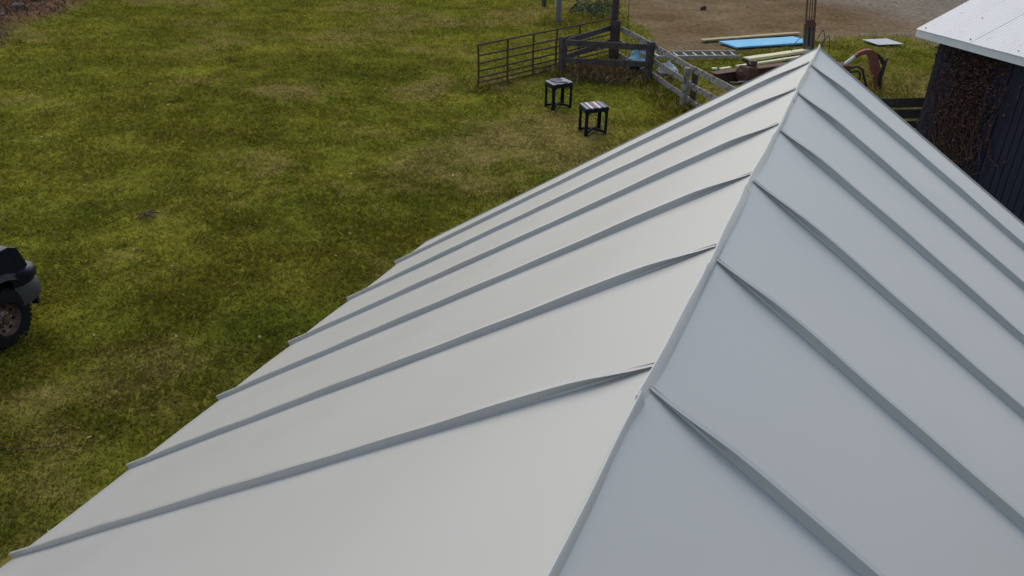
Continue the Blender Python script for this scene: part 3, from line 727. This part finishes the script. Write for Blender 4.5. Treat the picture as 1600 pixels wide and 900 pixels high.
for k in range(n):
    s_ = vr.gauss(1.0, .42); h = 2.55-abs(vr.gauss(0, .95))
    if h < .1 or s_ < .05: continue
    p_ = wp(s_, h, vr.uniform(.02, .10)); a = vr.uniform(.018, .040); r1 = Vector((vr.gauss(0, 1), vr.gauss(0, 1), vr.gauss(0, 1))).normalized(); r2 = r1.orthogonal().normalized()
    lm.add([p_-r1*a, p_+r2*a*.5, p_+r1*a, p_-r2*a*.5], [(0, 1, 2, 3)])
lo = lm.build('dead_leaves', 'vineleaf', vine); lo['kind'] = 'stuff'

# ------------------------------------------------------------------ pickup truck at the left edge
HD = R(-15)
wf = Vector((-8.84, 1.85, 0)); hx = Vector((math.sin(HD), math.cos(HD), 0)); hy = Vector((-hx.y, hx.x, 0))   # forward, left
T0 = wf + hy*.96
TM = Matrix.Translation(T0+Vector((0, 0, gz(T0.x, T0.y)-.01))) @ Matrix((hx, hy, Vector((0, 0, 1)))).transposed().to_4x4()
truck = thing('pickup_truck', T0, 'dark blue pickup truck with grey bumper and rusty wheels at the left edge', 'truck')
def tb(m, name, mt, par=truck, smooth=False, bevel=0.): return m.xf(TM).build(name, mt, par, smooth, bevel)
def arch(cx, r_, n_=9, z0=.52): return [(cx+r_*math.cos(math.pi*(1-i/(n_-1))), .40+r_*math.sin(math.pi*(1-i/(n_-1)))) for i in range(n_)]
WB = -3.55; WR = .385
for s_ in (-1, 1):                                         # side skins with wheel arches
    prof = [(-4.55, .55), (-4.55, 1.24), (-.95, 1.26), (-.80, 1.28), (.34, 1.22), (.47, 1.16), (.55, .90), (.56, .58), (.47, .50)] + arch(0, .47)[::-1] + [(-.47, .44), (-3.05, .44)] + [(WB+a, b) for a, b in arch(0, .47)[::-1]] + [(WB-.47, .50)]
    tb(MB().prism([(a, s_*.92, b) for a, b in prof], (0, -s_*.05, 0)), 'side_panel', 'paint', bevel=.012)
    for cx in (0, WB):                                     # flares
        m = MB(); pa = []
        for i in range(13):
            a = math.pi*(1.04-1.08*i/12); pa.append((cx+.48*math.cos(a), s_*.955, .41+.48*math.sin(a)))
        for i in range(12):
            p0, p1 = Vector(pa[i]), Vector(pa[i+1]); c0 = Vector((cx, s_*.955, .41)); q0 = p0+(p0-c0).normalized()*.075; q1 = p1+(p1-c0).normalized()*.075
            iy = Vector((0, -s_*.075, 0)); oy = Vector((0, s_*.02, 0))
            m.hexa([p0+iy, p1+iy, q1+iy, q0+iy, p0+oy, p1+oy, q1-oy*.6, q0-oy*.6])
        tb(m, 'wheel_flare', 'paint', smooth=True)
    for cx in (0, WB):                                     # wheels
        cw = (cx, s_*.82, WR)
        wh = tb(MB().lathe([(.20, -.13), (.30, -.135), (.36, -.12), (.385, -.08), (.385, .08), (.36, .12), (.30, .135), (.215, .13), (.20, .08)], cw, (0, s_, 0), 32), 'wheel', 'tyre', truck, True)
        tb(MB().lathe([(.215, .125), (.205, .10), (.19, .06), (.12, .035), (.10, .06), (.055, .075), (.05, .10), (0, .105)], cw, (0, s_, 0), 28), 'rim', 'rim', wh, True)
        m = MB()
        for i in range(6):
            a = 2*math.pi*i/6; m.box((cx+.085*math.cos(a), s_*(.82+.07), WR+.085*math.sin(a)), (.022, .03, .022))
        tb(m, 'lug_nuts', 'chrome', wh)
        m = MB()
        for i in range(8):
            a = 2*math.pi*(i+.5)/8; m.lathe([(.0, .058), (.024, .058), (.024, .05)], (cx+.155*math.cos(a), s_*.82, WR+.155*math.sin(a)), (0, s_, 0), 8)
        tb(m, 'rim_holes', 'trim', wh)
        m = MB()
        for i in range(36):
            a = 2*math.pi*i/36; c0 = Vector((cx+.386*math.cos(a), s_*.82, WR+.386*math.sin(a)))
            t_ = Vector((-math.sin(a), 0, math.cos(a)))*.02; r0 = Vector((math.cos(a), 0, math.sin(a)))*.010; w_ = Vector((0, .12, 0))
            for sg_ in (-1, 1):
                k0 = w_*.12*sg_; k1 = w_*.95*sg_
                m.hexa([c0-t_+k0-r0, c0+t_+k0-r0, c0+t_+k1-r0, c0-t_+k1-r0, c0-t_+k0+r0, c0+t_+k0+r0, c0+t_+k1+r0*.3, c0-t_+k1+r0*.3])
        tb(m, 'tread', 'tyre', wh)
m = MB(); V = []                                           # hood, crowned
for (x_, z_) in ((-.95, 1.32), (-.4, 1.33), (.1, 1.30), (.38, 1.25), (.52, 1.16)):
    for y_ in (-.86, -.80, -.5, -.3, 0, .3, .5, .80, .86): V.append((x_, y_, z_ - .05*(abs(y_)/.86)**4 + (.02 if abs(y_) < .35 else 0)))
m.add(V, [(i*9+j, i*9+j+1, i*9+j+10, i*9+j+9) for i in range(4) for j in range(8)])
tb(m, 'hood', 'paint', smooth=True)
for s_ in (-1, 1):
    tb(MB().hexa([(.52, s_*.50, .90), (.62, s_*.50, .90), (.58, s_*.86, .90), (.42, s_*.928, .90), (.50, s_*.50, 1.12), (.57, s_*.50, 1.12), (.52, s_*.84, 1.12), (.38, s_*.928, 1.13)]), 'headlight', 'glass', bevel=.015)
    tb(MB().hexa([(.3, s_*.90, 1.13), (.54, s_*.6, 1.13), (.54, s_*.1, 1.13), (.0, s_*.1, 1.13), (.25, s_*.91, 1.20), (.47, s_*.7, 1.19), (.50, s_*.1, 1.19), (.0, s_*.1, 1.19)]), 'fender_top', 'paint', bevel=.02)
tb(MB().box((.565, 0, 1.01), (.06, .98, .22)), 'grille', 'trim', bevel=.01)
for zz in (.95, 1.02, 1.08): tb(MB().box((.60, 0, zz), (.03, .96, .018)), 'grille_bar', 'bumpgrey')
def bumper(z0, z1, x0, x1, mt, nm, infl):
    m = MB(); V = []; prof = [(y_, x_*.80) for y_, x_ in [(-1.0, .46), (-1.005, .60), (-.96, .76), (-.84, .88), (-.5, .94), (0, .96), (.5, .94), (.84, .88), (.96, .76), (1.005, .60), (1.0, .46)]]
    for (y_, x_) in prof:
        for (dz, dx) in ((z0, -.03*infl), (z0+.03, 0), ((z0+z1)/2, .015), (z1-.03, 0), (z1, -.05)): V.append((x_+dx, y_*(1-.012*(dx < 0)), dz))
        V.append((x_-.14, y_*.93, z1)); V.append((x_-.14, y_*.93, z0))
    k7 = 7
    m.add(V, [(i*k7+j, i*k7+(j+1) % k7, (i+1)*k7+(j+1) % k7, (i+1)*k7+j) for i in range(len(prof)-1) for j in range(k7)]+[tuple(range(k7)), tuple((len(prof)-1)*k7+j for j in range(k7-1, -1, -1))])
    return tb(m, nm, mt, smooth=True)
bumper(.70, .87, .3, .95, 'paint', 'bumper_cap', 1)
bumper(.44, .695, .3, .95, 'bumpgrey', 'bumper', 2.5)
tb(MB().box((-1.9, 0, .60), (5.2, 1.1, .30)), 'chassis', 'trim')
tb(MB().box((-.15, 0, .60), (1.1, 1.2, .5)), 'engine_bay', 'trim')
# cab
cabp = [(-.85, 1.12, .86), (-2.45, 1.12, .86), (-2.38, 1.72, .70), (-1.45, 1.74, .70)]
tb(MB().hexa([(-.85, -.86, 1.22), (-.85, .86, 1.22), (-2.45, .86, 1.22), (-2.45, -.86, 1.22), (-1.42, -.70, 1.74), (-1.42, .70, 1.74), (-2.36, .70, 1.74), (-2.36, -.70, 1.74)]), 'cab', 'paint', bevel=.05)
tb(MB().hexa([(-.95, -.74, 1.28), (-.95, .74, 1.28), (-1.36, .62, 1.68), (-1.36, -.62, 1.68), (-.92, -.74, 1.30), (-.92, .74, 1.30), (-1.34, .62, 1.69), (-1.34, -.62, 1.69)]), 'windscreen', 'glass')
for s_ in (-1, 1):
    tb(MB().hexa([(-1.05, s_*.84, 1.29), (-2.32, s_*.84, 1.29), (-2.26, s_*.735, 1.64), (-1.42, s_*.735, 1.64), (-1.05, s_*.852, 1.29), (-2.32, s_*.852, 1.29), (-2.26, s_*.747, 1.64), (-1.42, s_*.747, 1.64)]), 'side_window', 'glass')
    dr = tb(MB().box((-1.65, s_*.922, .86), (1.32, .012, .68)), 'door', 'paint', bevel=.004)
    tb(MB().box((-2.18, s_*.937, .98), (.16, .03, .035)), 'handle', 'trim', dr)
    tb(MB().box((-1.02, s_*1.03, 1.22), (.08, .20, .15)), 'wing_mirror', 'trim', bevel=.02)
    tb(MB().box((-4.57, s_*.82, .92), (.06, .16, .32)), 'tail_light', 'redrust', bevel=.01)
tb(MB().box((-3.5, 0, .72), (2.1, 1.74, .04)), 'bed_floor', 'trim'); tb(MB().box((-2.50, 0, .95), (.05, 1.74, .42)), 'bed_front', 'paint'); tb(MB().box((-4.53, 0, .90), (.05, 1.60, .42)), 'tailgate', 'paint')
tb(MB().box((-4.68, 0, .55), (.18, 1.8, .16)), 'rear_bumper', 'bumpgrey', bevel=.02)

# ------------------------------------------------------------------ far things: grey post, shrub, stones, twig, stick, lump
o = MB().beam(V3(-11.0, 26.3, -.1), V3(-11.0, 26.3, 2.4), .14, .14, up=(.5, .8, 0), segs=5, jit=.006).build('field_post', 'greypost')
tag(o, 'grey wooden post standing at the top edge beyond the gate', 'post')
o = MB().beam(V3(-12.6, 30.3, -.1), V3(-12.55, 30.2, 1.6), .13, .06, up=(.5, .8, 0), segs=4, jit=.006).build('field_post', 'white')
tag(o, 'white painted post at the top edge behind the grey post', 'post')
o = MB().beam(V3(-13.1, 30.0, -.1), V3(-13.1, 30.0, 1.7), .16, .12, up=(.5, .8, 0), segs=4, jit=.008).build('field_post', 'postbrown')
tag(o, 'dark post at the top edge left of the white post', 'post')
sh = thing('shrub', V3(-10.3, 28.4), 'low dark green shrub growing beyond the gate at the top edge', 'shrub')
lm = MB(); sr = random.Random(4)
for k in range(1500):
    th, rr_ = sr.uniform(0, 6.28), sr.random()**.5*.95
    cx_, cy_ = -10.3+math.cos(th)*rr_*1.1, 28.6+math.sin(th)*rr_*.9
    hh = (.75*math.sqrt(max(0, 1-rr_**2))+.15)*(.6+.55*float(vn(np.array([cx_]), np.array([cy_]), .35, 3)[0]))
    p_ = V3(cx_, cy_, sr.uniform(.25, 1)*hh); a = sr.uniform(.03, .06); r1 = Vector((sr.gauss(0, 1), sr.gauss(0, 1), sr.gauss(0, .6))).normalized(); r2 = r1.orthogonal().normalized()
    lm.add([p_-r1*a, p_+r2*a*.5, p_+r1*a, p_-r2*a*.5], [(0, 1, 2, 3)])
lo = lm.build('foliage', 'leaf', sh); lo['kind'] = 'stuff'
for k in range(7):
    a = k*.9; MB().tube([V3(-10.3, 28.5), V3(-10.3+.3*math.cos(a), 28.5+.3*math.sin(a), .4), V3(-10.3+.6*math.cos(a), 28.5+.6*math.sin(a), .62)], [.02, .014, .006], 5).build('stem', 'vine', sh, True)
def stone(name, x, y, s_, m, seed, sq=.6, dz=0.):
    bm = bmesh.new(); bmesh.ops.create_icosphere(bm, subdivisions=2, radius=1); r_ = random.Random(seed)
    ax = Vector((r_.uniform(.8, 1.3), r_.uniform(.7, 1.1), sq))
    for v in bm.verts:
        k_ = 1+.22*math.sin(v.co.x*3+seed)*math.cos(v.co.y*2.3+seed*2)+r_.uniform(-.09, .09); v.co = Vector((v.co.x*ax.x, v.co.y*ax.y, v.co.z*ax.z))*k_*s_
    me = bpy.data.meshes.new(name); bm.to_mesh(me); bm.free(); me.materials.append(M[m]); ob = bpy.data.objects.new(name, me); C.objects.link(ob)
    i_ = np.argmin((xf_-x)**2+(yf_-y)**2); ob.location = (x, y, Z[i_]+s_*sq*.35+dz); ob.rotation_euler.z = r_.uniform(0, 6); return ob
for k, (x_, y_, s_) in enumerate(((-27.9, 15.6, .34), (-29.4, 17.3, .42), (-30.6, 18.9, .30), (-31.5, 20.3, .40), (-30.4, 16.6, .4))):
    tag(stone('field_stone', x_, y_, s_*.5, 'rock', k+1), 'dark stone on the brown bank in the top left corner', 'stone', 'stones along the brown bank')
tag(stone('soil_lump', -6.74, 32.9, .17, 'lump', 31, .8), 'small dark reddish lump on the bare soil near the top edge', 'lump')
n = 5000
wx = rs.uniform(-37, -25, n); wy = rs.uniform(12, 27, n); k_ = bankmask(wx, wy) > .5; wx, wy = wx[k_], wy[k_]; n = len(wx)
ii = [int(np.argmin(np.abs(gx-a)))*ny+int(np.argmin(np.abs(gy-b))) for a, b in zip(wx, wy)]
blades('dry_brush', wx, wy, Z[ii], rs.uniform(.10, .35, n), rs.uniform(.02, .045, n), np.clip(rs.normal(.9, .4, n), .1, 1.5), np.array((.14, .085, .05))[None]*(.35+1.1*rs.rand(n))[:, None], 'straw', 'brown dead brush covering the bank in the top left corner', 'brush', 15)
def stick(name, pts_, r_, label):
    P = [V3(x, y, .05+.02*math.sin(3*x)) for x, y in pts_]
    return tag(MB().tube(P, [r_*(1-.6*i/len(P)) for i in range(len(P))], 6).build(name, 'vine', smooth=True), label, 'stick')
stick('stick', [(-7.9, .05), (-7.3, .35), (-6.95, .47), (-6.6, .68), (-6.42, .70)], .008, 'thin bare stick lying on the grass at the lower left edge')
tw = thing('dead_branch', V3(-10.42, 5.48), 'small tangle of brown dead twigs on the open grass', 'branch')
for k in range(7):
    a = rnd.uniform(0, 6.28); q = V3(-10.42+rnd.uniform(-.1, .1), 5.48+rnd.uniform(-.1, .1), .06)
    MB().tube([q-Vector((math.cos(a)*.13, math.sin(a)*.13, .01)), q+Vector((0, 0, .03)), q+Vector((math.cos(a+.4)*.13, math.sin(a+.4)*.13, .02))], .012, 5).build('twig', 'vine', tw, True)
